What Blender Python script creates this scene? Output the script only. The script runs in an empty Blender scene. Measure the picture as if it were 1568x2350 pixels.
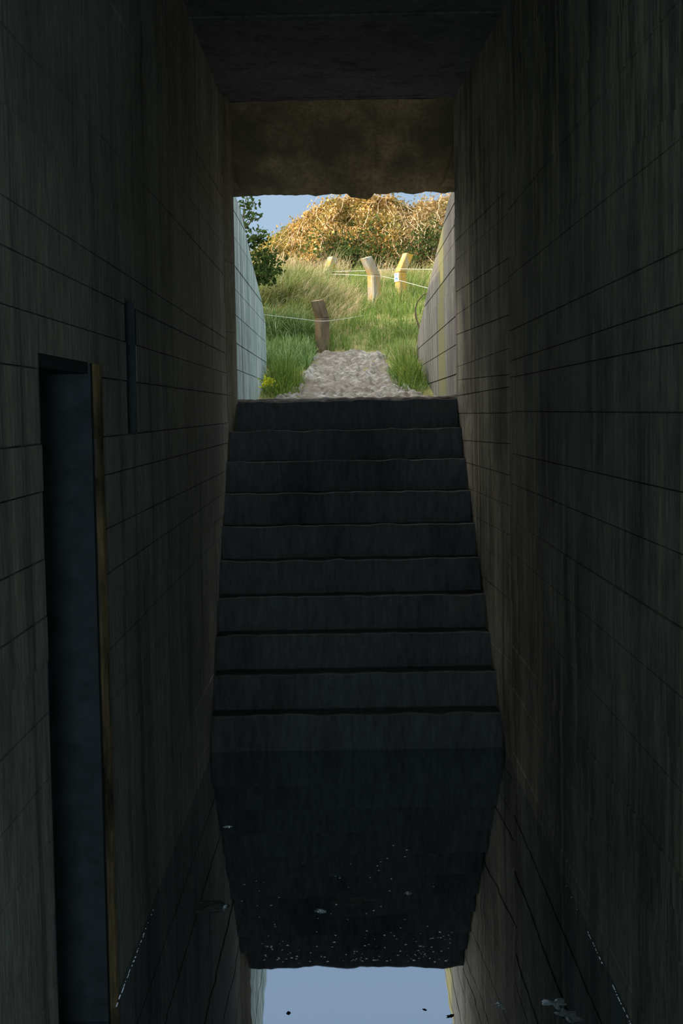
import bpy, bmesh, math, random
import numpy as np
from mathutils import Vector, Matrix, noise as mnoise

S = bpy.context.scene
COL = S.collection
PI = math.pi

# ------------------------------------------------------------------ camera model
F = 3400.0; W, H = 1568, 2350
PITCH = math.atan(228/3400.0); YAW = math.radians(0.2); ROLL = math.radians(1.0)
CAM = np.array([0.0, 0.0, 1.5])
fw = np.array([-math.sin(YAW)*math.cos(PITCH), math.cos(YAW)*math.cos(PITCH), -math.sin(PITCH)])
r0 = np.array([math.cos(YAW), math.sin(YAW), 0.0]); u0 = np.cross(r0, fw)
rt = math.cos(ROLL)*r0 - math.sin(ROLL)*u0
up = math.sin(ROLL)*r0 + math.cos(ROLL)*u0
def ray(x, y): return fw + (x-W/2)/F*rt - (y-H/2)/F*up
def atY(x, y, Y): d = ray(x, y); return CAM + d*(Y/d[1])
def atZ(x, y, z): d = ray(x, y); return CAM + d*((z-1.5)/d[2])
def atX(x, y, X): d = ray(x, y); return CAM + d*(X/d[0])

cd = bpy.data.cameras.new('camera'); cam = bpy.data.objects.new('camera', cd); COL.objects.link(cam)
cd.sensor_fit = 'VERTICAL'; cd.sensor_height = 36.0; cd.sensor_width = 24.0
cd.lens = F/H*36.0; cd.clip_start = 0.05; cd.clip_end = 300
M = Matrix(((rt[0], up[0], -fw[0], 0), (rt[1], up[1], -fw[1], 0), (rt[2], up[2], -fw[2], 1.5), (0, 0, 0, 1)))
cam.matrix_world = M
S.camera = cam

# ------------------------------------------------------------------ helpers
def tag(o, label=None, cat=None, group=None, kind=None):
    if label: o['label'] = label
    if cat: o['category'] = cat
    if group: o['group'] = group
    if kind: o['kind'] = kind
    return o
def mesh_obj(name, verts, faces, mat=None, parent=None, smooth=False, loc=None):
    me = bpy.data.meshes.new(name)
    if isinstance(verts, np.ndarray) and isinstance(faces, np.ndarray):
        n = len(verts); k = faces.shape[1]; m = len(faces)
        me.vertices.add(n); me.vertices.foreach_set('co', verts.astype(np.float32).ravel())
        me.loops.add(m*k); me.loops.foreach_set('vertex_index', faces.astype(np.int32).ravel())
        me.polygons.add(m)
        me.polygons.foreach_set('loop_start', np.arange(0, m*k, k, dtype=np.int32))
        me.polygons.foreach_set('loop_total', np.full(m, k, dtype=np.int32))
        me.update(calc_edges=True); me.validate()
    else:
        me.from_pydata([tuple(v) for v in verts], [], [tuple(f) for f in faces])
        bm = bmesh.new(); bm.from_mesh(me)
        bmesh.ops.recalc_face_normals(bm, faces=bm.faces); bm.to_mesh(me); bm.free()
    if mat: me.materials.append(mat)
    if smooth: me.polygons.foreach_set('use_smooth', [True]*len(me.polygons))
    o = bpy.data.objects.new(name, me); COL.objects.link(o)
    if loc is not None: o.location = loc
    if parent: o.parent = parent
    return o
def empty(name, loc=(0, 0, 0), rz=0):
    o = bpy.data.objects.new(name, None); COL.objects.link(o)
    o.location = loc; o.rotation_euler = (0, 0, rz); o.empty_display_size = 0.1
    return o
class MB:
    def __init__(s): s.v = []; s.f = []
    def box8(s, p):
        b = len(s.v); s.v += [tuple(q) for q in p]
        s.f += [(b, b+1, b+2, b+3), (b+7, b+6, b+5, b+4), (b, b+4, b+5, b+1), (b+1, b+5, b+6, b+2), (b+2, b+6, b+7, b+3), (b+3, b+7, b+4, b)]
    def box(s, x0, x1, y0, y1, z0, z1):
        s.box8([(x0, y0, z0), (x1, y0, z0), (x1, y1, z0), (x0, y1, z0), (x0, y0, z1), (x1, y0, z1), (x1, y1, z1), (x0, y1, z1)])
    def prism(s, poly, a, b):           # poly of (p,q) -> mapped by a(p,q), b(p,q)
        n = len(poly); i = len(s.v)
        s.v += [a(*p) for p in poly] + [b(*p) for p in poly]
        s.f.append(tuple(range(i, i+n))); s.f.append(tuple(range(i+2*n-1, i+n-1, -1)))
        for k in range(n):
            j = (k+1) % n; s.f.append((i+k, i+n+k, i+n+j, i+j))
    def tube(s, pts, rad, seg=5):
        pts = [Vector(p) for p in pts]; rings = []
        for i, p in enumerate(pts):
            t = (pts[min(i+1, len(pts)-1)] - pts[max(i-1, 0)]).normalized()
            a = t.cross(Vector((0.31, 0.2, 0.93)));
            if a.length < 1e-4: a = t.cross(Vector((1, 0, 0)))
            a.normalize(); b = t.cross(a)
            r = rad[i] if isinstance(rad, (list, tuple)) else rad
            k = len(s.v); s.v += [tuple(p + a*math.cos(2*PI*j/seg)*r + b*math.sin(2*PI*j/seg)*r) for j in range(seg)]
            rings.append(k)
        for k0, k1 in zip(rings, rings[1:]):
            for j in range(seg):
                s.f.append((k0+j, k0+(j+1) % seg, k1+(j+1) % seg, k1+j))
        s.f.append(tuple(rings[0]+j for j in range(seg))); s.f.append(tuple(rings[-1]+j for j in range(seg-1, -1, -1)))
    def build(s, name, mat=None, parent=None, smooth=False, loc=None):
        return mesh_obj(name, s.v, s.f, mat, parent, smooth, loc)

# ------------------------------------------------------------------ materials
def newmat(name):
    m = bpy.data.materials.new(name); m.use_nodes = True
    nt = m.node_tree; nt.nodes.clear()
    out = nt.nodes.new('ShaderNodeOutputMaterial')
    return m, nt, out
def N(nt, typ, **kw):
    n = nt.nodes.new(typ)
    for k, v in kw.items():
        if k in n.inputs: n.inputs[k].default_value = v
        else: setattr(n, k, v)
    return n
def ramp(nt, stops, fac=None):
    r = nt.nodes.new('ShaderNodeValToRGB'); e = r.color_ramp.elements
    while len(e) > 1: e.remove(e[-1])
    e[0].position = stops[0][0]; e[0].color = tuple(stops[0][1])+(1,) if len(stops[0][1]) == 3 else stops[0][1]
    for p, c in stops[1:]:
        q = e.new(p); q.color = tuple(c)+(1,)
    if fac is not None: nt.links.new(fac, r.inputs[0])
    return r
def mix(nt, fac, a, b, mode='MIX'):
    m = nt.nodes.new('ShaderNodeMix'); m.data_type = 'RGBA'; m.blend_type = mode
    for idx, v in ((0, fac), (6, a), (7, b)):
        if hasattr(v, 'links'): nt.links.new(v, m.inputs[idx])
        elif isinstance(v, (int, float)): m.inputs[idx].default_value = v
        else: m.inputs[idx].default_value = tuple(v)+(1,)
    return m.outputs[2]
def noise(nt, scale=5, detail=5, rough=.6, sxyz=(1, 1, 1), off=(0, 0, 0), dist=0):
    tc = nt.nodes.new('ShaderNodeTexCoord'); mp = nt.nodes.new('ShaderNodeMapping')
    mp.inputs['Scale'].default_value = sxyz; mp.inputs['Location'].default_value = off
    nt.links.new(tc.outputs['Object'], mp.inputs[0])
    n = nt.nodes.new('ShaderNodeTexNoise')
    n.inputs['Scale'].default_value = scale; n.inputs['Detail'].default_value = detail
    n.inputs['Roughness'].default_value = rough; n.inputs['Distortion'].default_value = dist
    nt.links.new(mp.outputs[0], n.inputs['Vector'])
    return n.outputs[0]

def concrete(name, dark, light, streak_col, streak=.6, stain=None, stain_pos=(.55, .7), rough=.85, bump=.35, stretch=(9, 9, .7), seed=0, patch_pos=(.38, .66), extra=None):
    m, nt, out = newmat(name)
    patch = noise(nt, 1.6, 6, .65, (1, 1, .8), (seed, seed*2, 0))
    base = ramp(nt, [(patch_pos[0], dark), (patch_pos[1], light)], patch).outputs[0]
    st = noise(nt, 1.6, 6, .7, stretch, (seed, 3, 1), .4)
    stf = ramp(nt, [(.50, (0, 0, 0)), (.66, (streak,)*3)], st).outputs[0]
    c = mix(nt, stf, base, streak_col)
    # dark runs
    dr = noise(nt, 1.1, 6, .65, (stretch[0]*.8, stretch[1]*.8, .35), (seed+7, 0, 4), .2)
    drf = ramp(nt, [(.52, (0, 0, 0)), (.70, (.8,)*3)], dr).outputs[0]
    c = mix(nt, drf, c, tuple(x*.4 for x in dark))
    # fine grain
    g = noise(nt, 45, 4, .7, (1, 1, .25))
    c = mix(nt, .55, c, ramp(nt, [(.3, (.35,)*3), (.7, (1.45,)*3)], g).outputs[0], 'MULTIPLY')
    if stain:
        sn = noise(nt, 1.3, 5, .6, (1.2, 1.2, .5), (seed+3, 5, 2))
        sf = ramp(nt, [(stain_pos[0], (0, 0, 0)), (stain_pos[1], (.8,)*3)], sn).outputs[0]
        c = mix(nt, sf, c, stain)
    if extra: c = extra(nt, c)
    b = N(nt, 'ShaderNodeBsdfPrincipled', Roughness=rough); b.inputs['Specular IOR Level'].default_value = .25
    nt.links.new(c, b.inputs['Base Color'])
    bn = noise(nt, 30, 6, .7, (1, 1, .18), (seed, 0, 0))
    bp = N(nt, 'ShaderNodeBump', Strength=bump, Distance=.01); nt.links.new(bn, bp.inputs['Height'])
    nt.links.new(bp.outputs[0], b.inputs['Normal']); nt.links.new(b.outputs[0], out.inputs[0])
    return m

def flat(name, col, rough=.8, spec=.3, vary=.25, scale=20, metallic=0):
    m, nt, out = newmat(name)
    n = noise(nt, scale, 4, .6)
    c = mix(nt, 1.0, ramp(nt, [(.3, (1-vary,)*3), (.7, (1+vary,)*3)], n).outputs[0], col, 'MULTIPLY')
    b = N(nt, 'ShaderNodeBsdfPrincipled', Roughness=rough, Metallic=metallic); b.inputs['Specular IOR Level'].default_value = spec
    nt.links.new(c, b.inputs['Base Color']); nt.links.new(b.outputs[0], out.inputs[0])
    return m
def leafmat(name, stops, trans=.35, patch=None):
    m, nt, out = newmat(name)
    g = nt.nodes.new('ShaderNodeNewGeometry')
    c = ramp(nt, stops, g.outputs['Random Per Island']).outputs[0]
    if patch:
        pn = noise(nt, patch[0], 3, .6, (1, 1, 1), (3, 1, 5))
        pf = ramp(nt, [(patch[1], (0, 0, 0)), (patch[2], (.85,)*3)], pn).outputs[0]
        c = mix(nt, pf, c, patch[3])
    d = N(nt, 'ShaderNodeBsdfDiffuse'); t = N(nt, 'ShaderNodeBsdfTranslucent')
    nt.links.new(c, d.inputs[0]); nt.links.new(c, t.inputs[0])
    mx = N(nt, 'ShaderNodeMixShader'); mx.inputs[0].default_value = trans
    nt.links.new(d.outputs[0], mx.inputs[1]); nt.links.new(t.outputs[0], mx.inputs[2])
    nt.links.new(mx.outputs[0], out.inputs[0])
    return m

def _lime(nt, c):
    # pale lime runs that have bled from the joints high on the wall
    tc = nt.nodes.new('ShaderNodeTexCoord'); sp = nt.nodes.new('ShaderNodeSeparateXYZ'); nt.links.new(tc.outputs['Object'], sp.inputs[0])
    n = noise(nt, 1.0, 5, .7, (4, 4.5, 1.1), (6, 1, 3), .5); f = noise(nt, 1.0, 4, .7, (22, 24, 1.6), (1, 5, 3), .3)
    a = ramp(nt, [(.50, (0, 0, 0)), (.60, (1,)*3)], n).outputs[0]; b = ramp(nt, [(.44, (0, 0, 0)), (.56, (1,)*3)], f).outputs[0]
    z = N(nt, 'ShaderNodeMapRange'); nt.links.new(sp.outputs[2], z.inputs[0]); z.inputs[1].default_value = 1.6; z.inputs[2].default_value = 3.2
    zr = ramp(nt, [(.1, (0, 0, 0)), (.35, (1,)*3), (.78, (1,)*3), (.95, (0, 0, 0))], z.outputs[0]).outputs[0]
    fac = mix(nt, 1.0, mix(nt, 1.0, a, b, 'MULTIPLY'), zr, 'MULTIPLY')
    return mix(nt, fac, c, (.95, .84, .62))
M_wallR = concrete('board_marked_concrete', (.26, .255, .22), (.62, .595, .51), (.84, .75, .58), .9, stain=(.42, .52, .47), stain_pos=(.6, .75), seed=1, stretch=(7, 7, .55), patch_pos=(.40, .62), extra=_lime)
M_wallR2 = concrete('mouth_lit_streaked_concrete', (.24, .23, .195), (.72, .68, .57), (.90, .80, .60), .95, stain=(.48, .56, .50), stain_pos=(.6, .75), seed=1, stretch=(7, 7, .5), patch_pos=(.42, .60), extra=_lime)  # streaks are real lime; the paler base stands in for light from the mouth
M_wallL = concrete('board_marked_concrete_stained', (.40, .40, .36), (.70, .685, .62), (.80, .74, .62), .6, stain=(.42, .55, .50), stain_pos=(.62, .8), seed=4)
M_ceil = concrete('dark_ceiling_concrete', (.17, .18, .195), (.25, .26, .275), (.28, .285, .29), .4, seed=9)  # darker grey than the walls throughout
M_stair = concrete('dark_stair_concrete', (.18, .192, .205), (.215, .23, .236), (.23, .24, .24), .3, stain=(.29, .30, .27), stain_pos=(.55, .7), seed=12, bump=.5, stretch=(2, 2, 2))  # fairly even dark grey with a slightly lighter stain
def _lichen(nt, c):
    # greenish yellow run down the middle of the outer wall
    tc = nt.nodes.new('ShaderNodeTexCoord'); sp = nt.nodes.new('ShaderNodeSeparateXYZ'); nt.links.new(tc.outputs['Object'], sp.inputs[0])
    n = noise(nt, 3, 3, .5, (1, 1, .4), (2, 2, 2))
    ma = N(nt, 'ShaderNodeMath', operation='MULTIPLY_ADD'); nt.links.new(n, ma.inputs[0]); ma.inputs[1].default_value = .5; nt.links.new(sp.outputs[1], ma.inputs[2])
    mr = N(nt, 'ShaderNodeMath', operation='MULTIPLY_ADD'); nt.links.new(sp.outputs[2], mr.inputs[0]); mr.inputs[1].default_value = .0; nt.links.new(ma.outputs[0], mr.inputs[2])
    r = ramp(nt, [(0, (0, 0, 0)), (.66, (0, 0, 0)), (.74, (.85,)*3), (.86, (.85,)*3), (.93, (0, 0, 0))])
    mm = N(nt, 'ShaderNodeMapRange'); nt.links.new(mr.outputs[0], mm.inputs[0]); mm.inputs[1].default_value = 8.0; mm.inputs[2].default_value = 11.0
    nt.links.new(mm.outputs[0], r.inputs[0])
    return mix(nt, r.outputs[0], c, (.145, .145, .048))
M_wingL = concrete('weathered_wing_concrete', (.18, .26, .255), (.42, .53, .53), (.62, .70, .70), .8, stain=(.20, .30, .26), stain_pos=(.5, .7), seed=5, bump=.6, stretch=(5, 5, .5))
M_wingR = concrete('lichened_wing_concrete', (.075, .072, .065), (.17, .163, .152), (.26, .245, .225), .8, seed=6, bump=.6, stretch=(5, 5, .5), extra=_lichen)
M_nib = concrete('smooth_jamb_concrete', (.30, .27, .20), (.50, .45, .35), (.6, .53, .4), .6, seed=2)
M_lintel = concrete('mouldy_lintel_concrete', (.46, .35, .21), (.82, .60, .35), (.84, .62, .37), .5, stain=(.15, .14, .105), stain_pos=(.46, .60), seed=15, stretch=(5, .6, 2))
M_jamb = concrete('peeling_jamb_paint', (.08, .07, .06), (.9, .66, .36), (.95, .72, .42), .5, stain=(.04, .04, .04), stain_pos=(.45, .53), seed=3, stretch=(6, 6, 1.5), patch_pos=(.42, .56))
M_black = flat('shade_black_lining', (.085, .098, .110), .9, .1)  # near black colour stands in for shade on doorway and slot faces
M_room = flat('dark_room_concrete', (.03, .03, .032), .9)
M_outer = concrete('outer_roof_concrete', (.2, .2, .18), (.35, .35, .32), (.4, .4, .37), .5, seed=8)

def sandmat():
    m, nt, out = newmat('trodden_sand')
    n = noise(nt, 14, 6, .7); p = noise(nt, 2.2, 4, .6, (1, .5, 1))
    c = ramp(nt, [(.32, (.060, .050, .040)), (.5, (.138, .126, .112)), (.66, (.265, .262, .255))], n).outputs[0]
    c = mix(nt, ramp(nt, [(.42, (0, 0, 0)), (.62, (.7,)*3)], p).outputs[0], c, (.12, .10, .08))
    b = N(nt, 'ShaderNodeBsdfPrincipled', Roughness=.95); b.inputs['Specular IOR Level'].default_value = .1
    nt.links.new(c, b.inputs['Base Color'])
    bp = N(nt, 'ShaderNodeBump', Strength=.6, Distance=.02); nt.links.new(noise(nt, 28, 6, .7), bp.inputs['Height'])
    nt.links.new(bp.outputs[0], b.inputs['Normal']); nt.links.new(b.outputs[0], out.inputs[0])
    return m
M_sand = sandmat()
def groundmat():
    m, nt, out = newmat('dune_soil')
    n = noise(nt, 3, 6, .7)
    c = ramp(nt, [(.3, (.06, .07, .025)), (.5, (.13, .13, .05)), (.72, (.30, .24, .15))], n).outputs[0]
    b = N(nt, 'ShaderNodeBsdfDiffuse'); nt.links.new(c, b.inputs[0]); nt.links.new(b.outputs[0], out.inputs[0])
    return m
M_ground = groundmat()
def watermat():
    m, nt, out = newmat('still_dark_water')
    d = N(nt, 'ShaderNodeBsdfDiffuse'); d.inputs[0].default_value = (.026, .032, .034, 1)
    g = N(nt, 'ShaderNodeBsdfGlossy', Roughness=.012); g.inputs[0].default_value = (.80, .86, .92, 1)
    bp = N(nt, 'ShaderNodeBump', Strength=.05, Distance=.01)
    nt.links.new(noise(nt, 6, 2, .5, (1, .5, 1)), bp.inputs['Height']); nt.links.new(bp.outputs[0], g.inputs['Normal'])
    lw = N(nt, 'ShaderNodeLayerWeight', Blend=.5)
    r = ramp(nt, [(0, (.08,)*3), (.35, (.36,)*3), (.6, (.66,)*3), (.9, (.85,)*3)], lw.outputs['Facing'])
    mx = N(nt, 'ShaderNodeMixShader'); nt.links.new(r.outputs[0], mx.inputs[0])
    nt.links.new(d.outputs[0], mx.inputs[1]); nt.links.new(g.outputs[0], mx.inputs[2]); nt.links.new(mx.outputs[0], out.inputs[0])
    return m
M_water = watermat()
M_foam = flat('wet_foam', (.95, .98, 1.0), .24, .5, .05, metallic=.9)
M_debris = flat('wet_debris', (.12, .14, .125), .75, .3, .5, 60)
M_scum = flat('pale_scum', (.75, .85, .85), .3, .6, .3, 60, metallic=.6)
M_scumd = flat('dull_scum', (.45, .50, .50), .35, .6, .6, 90, metallic=.5)
M_leafdark = flat('wet_dead_leaf', (.012, .011, .010), .6, .2)
def postmat(name, base, lich, lo, hi, grey):
    m, nt, out = newmat(name)
    c = ramp(nt, [(.35, base), (.65, grey)], noise(nt, 9, 5, .6, (1, 1, .3))).outputs[0]
    lf = ramp(nt, [(lo, (0, 0, 0)), (hi, (.95,)*3)], noise(nt, 7, 5, .6, (1, 1, .35), (4, 2, 1))).outputs[0]
    c = mix(nt, lf, c, lich)
    b = N(nt, 'ShaderNodeBsdfPrincipled', Roughness=.9); nt.links.new(c, b.inputs['Base Color'])
    bp = N(nt, 'ShaderNodeBump', Strength=.5, Distance=.01); nt.links.new(noise(nt, 40, 5, .7), bp.inputs['Height'])
    nt.links.new(bp.outputs[0], b.inputs['Normal']); nt.links.new(b.outputs[0], out.inputs[0])
    return m
M_postY = postmat('yellow_lichened_concrete', (.24, .20, .09), (.40, .25, .03), .38, .55, (.30, .28, .22))
M_postG = postmat('grey_lichened_concrete', (.24, .20, .14), (.36, .23, .04), .45, .58, (.36, .36, .34))
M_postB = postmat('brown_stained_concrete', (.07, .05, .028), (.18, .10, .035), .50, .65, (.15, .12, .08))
M_wire = flat('galvanised_wire', (.55, .57, .56), .45, .5, .1)
M_white = flat('plate_white', (.85, .87, .9), .5)
M_blue = flat('plate_blue', (.06, .16, .5), .5)
M_stem = flat('pale_bramble_stem', (.42, .30, .19), .8, .2, .3, 4)
M_stemd = flat('dark_bramble_stem', (.10, .075, .05), .8, .2, .3, 4)

M_gold = leafmat('golden_bramble_leaf', [(0, (.11, .085, .025)), (.3, (.28, .18, .05)), (.6, (.45, .28, .085)), (.82, (.56, .38, .16)), (1, (.66, .52, .34))], .3, (2.0, .52, .68, (.15, .15, .04)))
M_brown = leafmat('brown_bramble_leaf', [(0, (.12, .11, .035)), (.3, (.26, .17, .07)), (.6, (.36, .24, .10)), (.85, (.44, .30, .15)), (1, (.5, .42, .26))], .3, (1.7, .48, .66, (.13, .13, .055)))
M_olive = leafmat('olive_bramble_leaf', [(0, (.08, .09, .025)), (.4, (.20, .17, .045)), (.75, (.36, .25, .07)), (1, (.46, .34, .12))], .3)
M_dgreen = leafmat('dark_green_leaf', [(0, (.02, .035, .012)), (.5, (.045, .075, .022)), (1, (.09, .13, .04))], .3)
M_grass = leafmat('green_grass_blade', [(0, (.07, .13, .03)), (.4, (.13, .22, .05)), (.75, (.20, .29, .075)), (.9, (.34, .36, .15)), (1, (.45, .40, .25))], .4, (2.2, .5, .64, (.22, .21, .085)))
M_lush = leafmat('lush_grass_blade', [(0, (.05, .11, .03)), (.45, (.11, .20, .055)), (.8, (.20, .29, .11)), (1, (.36, .40, .27))], .4)
M_olgrass = leafmat('olive_grass_blade', [(0, (.08, .10, .025)), (.4, (.15, .18, .055)), (.75, (.23, .24, .10)), (1, (.38, .36, .25))], .4, (2.5, .5, .62, (.13, .19, .05)))
M_straw = leafmat('dry_straw_blade', [(0, (.26, .20, .11)), (.5, (.42, .34, .20)), (1, (.58, .49, .34))], .35)
M_tuft = leafmat('dark_tuft_blade', [(0, (.05, .10, .02)), (.5, (.11, .18, .035)), (.85, (.20, .26, .05)), (1, (.30, .30, .12))], .4)
M_yel = leafmat('yellow_green_leaf', [(0, (.30, .36, .02)), (1, (.5, .5, .04))], .4)

# ------------------------------------------------------------------ bunker
XL, XR = -.623, .685
YB = -3.5                 # back end of the passage, behind the viewer
ZC = 3.16
SILL_Y, SILL_Z = 8.0, 1.565

def board_wall(a, b, side, rows, holes, seed, off=.007, mb=None, seg=(.9, 2.2), back=.25, tilt=.012, gap=.0018):
    """boards along a->b (xy), proud towards `side` (unit normal); holes are (s0,s1,z0,z1)"""
    rnd = random.Random(seed); mb = mb or MB()
    a = Vector((a[0], a[1], 0)); b = Vector((b[0], b[1], 0)); L = (b-a).length; t = (b-a)/L; n = Vector((side[0], side[1], 0)).normalized()
    def P(s, z, o): p = a + t*s + n*o; return (p.x, p.y, z)
    tl = [0.0] + [rnd.uniform(-tilt, tilt) for _ in rows[1:-1]] + [0.0]
    for k in range(len(rows)-1):
        br = [0.0]
        while br[-1] < L: br.append(br[-1]+rnd.uniform(*seg))
        br[-1] = L
        if len(br) > 2 and br[-1]-br[-2] < .25: br.pop(-2)
        for h in holes:
            if rows[k+1] > h[2]-.02 and rows[k] < h[3]+.02: br += [h[0], h[1]]
        br = sorted(br)
        ro = rnd.uniform(0, off)
        for s0, s1 in zip(br, br[1:]):
            if s1-s0 < .004: continue
            sm = (s0+s1)/2; zs = [(rows[k], rows[k+1], 1, 1)]
            for h in holes:
                if h[0] < sm < h[1] and rows[k+1] > h[2] and rows[k] < h[3]:
                    nz = []
                    if rows[k] < h[2]-.01: nz.append((rows[k], h[2], 1, 0))
                    if rows[k+1] > h[3]+.01: nz.append((h[3], rows[k+1], 0, 1))
                    zs = nz
            o = ro
            for z0, z1, f0, f1 in zs:
                q = lambda s, top: (z1 + f1*tl[k+1]*(s/L*2-1) - gap) if top else (z0 + f0*tl[k]*(s/L*2-1) + gap)
                e = .0005
                mb.box8([P(s0+e, q(s0, 0), -.03), P(s1-e, q(s1, 0), -.03), P(s1-e, q(s1, 0), o), P(s0+e, q(s0, 0), o),
                         P(s0+e, q(s0, 1), -.03), P(s1-e, q(s1, 1), -.03), P(s1-e, q(s1, 1), o), P(s0+e, q(s0, 1), o)])
    # solid backing
    ss = sorted({0.0, L, *[h[0] for h in holes], *[h[1] for h in holes]}); zz = sorted({rows[0], rows[-1], *[h[2] for h in holes], *[h[3] for h in holes]})
    for s0, s1 in zip(ss, ss[1:]):
        for z0, z1 in zip(zz, zz[1:]):
            if any(h[0]-1e-6 <= s0 and s1 <= h[1]+1e-6 and h[2]-1e-6 <= z0 and z1 <= h[3]+1e-6 for h in holes): continue
            mb.box8([P(s0, z0, -back), P(s1, z0, -back), P(s1, z0, -.010), P(s0, z0, -.010), P(s0, z1, -back), P(s1, z1, -back), P(s1, z1, -.010), P(s0, z1, -.010)])
    return mb
def rows_from(z0, z1, seed, lo=.09, hi=.17, fixed=()):
    r = random.Random(seed); z = [z0]
    while z[-1] < z1-.2: z.append(z[-1]+r.uniform(lo, hi))
    z.append(z1)
    for f in fixed:
        i = min(range(1, len(z)-1), key=lambda k: abs(z[k]-f)); z[i] = f
    return sorted(z)

# right wall: long section, then the section beside the stairs closing in a little
mb = board_wall((XR, YB), (XR, 6.13), (-1, 0), rows_from(-.3, 3.3, 3, fixed=(.705, 1.05, 1.33, 1.71, 1.81, 2.1)), [], 11)
o = mb.build('wall_right', M_wallR); tag(o, 'board-marked concrete passage wall right of the water', 'wall', kind='structure')
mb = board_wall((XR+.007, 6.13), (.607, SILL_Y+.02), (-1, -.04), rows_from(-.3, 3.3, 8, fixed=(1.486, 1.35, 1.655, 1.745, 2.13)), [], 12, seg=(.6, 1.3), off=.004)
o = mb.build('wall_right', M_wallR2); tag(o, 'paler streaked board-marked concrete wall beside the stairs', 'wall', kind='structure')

# left wall with a doorway and a slot
DY0, DY1, DZ = 3.01, 3.62, 1.63
y_of = lambda s: s+YB
holes = [(DY0-YB, DY1-YB, -.3, DZ), (4.235-YB, 4.44-YB, 1.45, 1.835)]
mb = board_wall((XL, YB), (XL, 7.80), (1, 0), rows_from(-.3, 3.3, 21), holes, 22)
o = mb.build('wall_left', M_wallL); tag(o, 'board-marked concrete passage wall with a dark doorway and slot', 'wall', kind='structure')
# jamb nib at the mouth
mb = MB(); pl = [(XL-.25, 7.80), (XL+.003, 7.80), (-.578, 8.02), (-.83, 8.02)]
zs = rows_from(-.3, 3.3, 31, .3, .6)
for z0, z1 in zip(zs, zs[1:]):
    mb.box8([(x, y, z0+.001) for x, y in pl] + [(x, y, z1-.001) for x, y in pl])
o = mb.build('trim_1', M_nib); tag(o, 'pale smooth concrete jamb at the left of the bunker mouth', 'jamb', kind='structure')

# doorway: dark room behind, bevelled jamb with peeling paint
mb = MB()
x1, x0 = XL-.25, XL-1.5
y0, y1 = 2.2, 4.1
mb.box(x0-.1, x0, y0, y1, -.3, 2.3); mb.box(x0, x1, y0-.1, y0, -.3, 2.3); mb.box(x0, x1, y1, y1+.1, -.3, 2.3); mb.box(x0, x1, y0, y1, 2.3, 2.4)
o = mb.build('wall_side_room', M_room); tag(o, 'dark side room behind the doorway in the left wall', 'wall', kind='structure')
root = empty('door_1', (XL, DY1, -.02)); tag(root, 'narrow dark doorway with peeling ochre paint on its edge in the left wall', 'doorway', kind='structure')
mb = MB()     # near black painted as shade on the lining of the opening
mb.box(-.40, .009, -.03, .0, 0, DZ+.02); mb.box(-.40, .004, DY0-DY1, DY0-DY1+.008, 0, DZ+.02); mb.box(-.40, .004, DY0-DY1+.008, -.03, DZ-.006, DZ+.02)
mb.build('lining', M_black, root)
mb = MB()
zz = rows_from(0, DZ+.02, 5, .1, .3); rj = random.Random(4)
for z0, z1 in zip(zz, zz[1:]):
    e = rj.uniform(-.004, .004)
    mb.prism([(.0, 0.0), (.013, .085+e), (.012, .12), (-.02, .12)], lambda x, y: (x, y, z0), lambda x, y: (x, y, z1))
mb.build('painted_edge', M_jamb, root)
mb = MB(); mb.box(XL-.30, XL-.25, 4.1, 4.6, 1.3, 2.0); mb.box(XL-.26, XL+.002, 4.434, 4.46, 1.44, 1.845)  # slot faces coloured near black for the shade inside
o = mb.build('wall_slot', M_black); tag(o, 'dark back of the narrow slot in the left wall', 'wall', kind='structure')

# ceiling of transverse boards
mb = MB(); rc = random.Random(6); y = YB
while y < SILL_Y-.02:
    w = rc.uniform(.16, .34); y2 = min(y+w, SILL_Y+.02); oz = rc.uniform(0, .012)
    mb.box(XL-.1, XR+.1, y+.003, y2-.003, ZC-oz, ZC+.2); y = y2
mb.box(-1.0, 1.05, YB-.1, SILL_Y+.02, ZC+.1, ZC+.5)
o = mb.build('ceiling', M_ceil); tag(o, 'dark concrete ceiling of the passage', 'ceiling', kind='structure')
mb = MB(); mb.box(-1.0, 1.1, YB-.2, YB, -.4, ZC+.4)
o = mb.build('wall_rear', M_room); tag(o, 'concrete end wall of the passage', 'wall', kind='structure')
mb = MB(); mb.box(-1.0, 1.1, YB-.2, 6.7, -.5, -.28)
o = mb.build('floor', M_room); tag(o, 'flooded concrete floor of the passage', 'floor', kind='structure')
# water
mb = MB(); mb.box(XL-1.4, XR+.02, YB, 6.75, -.26, 0)
o = mb.build('water', M_water); tag(o, 'still black water flooding the passage floor', 'water', kind='structure')

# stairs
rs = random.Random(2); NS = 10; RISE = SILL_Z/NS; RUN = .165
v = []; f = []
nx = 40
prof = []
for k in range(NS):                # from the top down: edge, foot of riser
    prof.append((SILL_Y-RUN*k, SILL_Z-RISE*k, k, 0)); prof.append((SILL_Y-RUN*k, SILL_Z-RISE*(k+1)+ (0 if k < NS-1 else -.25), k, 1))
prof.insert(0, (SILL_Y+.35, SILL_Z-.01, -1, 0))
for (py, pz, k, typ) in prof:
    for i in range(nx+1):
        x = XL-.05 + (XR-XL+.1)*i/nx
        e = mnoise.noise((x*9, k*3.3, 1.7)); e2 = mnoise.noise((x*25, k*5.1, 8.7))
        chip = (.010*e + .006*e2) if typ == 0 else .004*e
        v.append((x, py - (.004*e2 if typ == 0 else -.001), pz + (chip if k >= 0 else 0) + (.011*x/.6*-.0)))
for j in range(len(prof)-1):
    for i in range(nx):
        q = j*(nx+1)+i; f.append((q, q+nx+1, q+nx+2, q+1))
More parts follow.
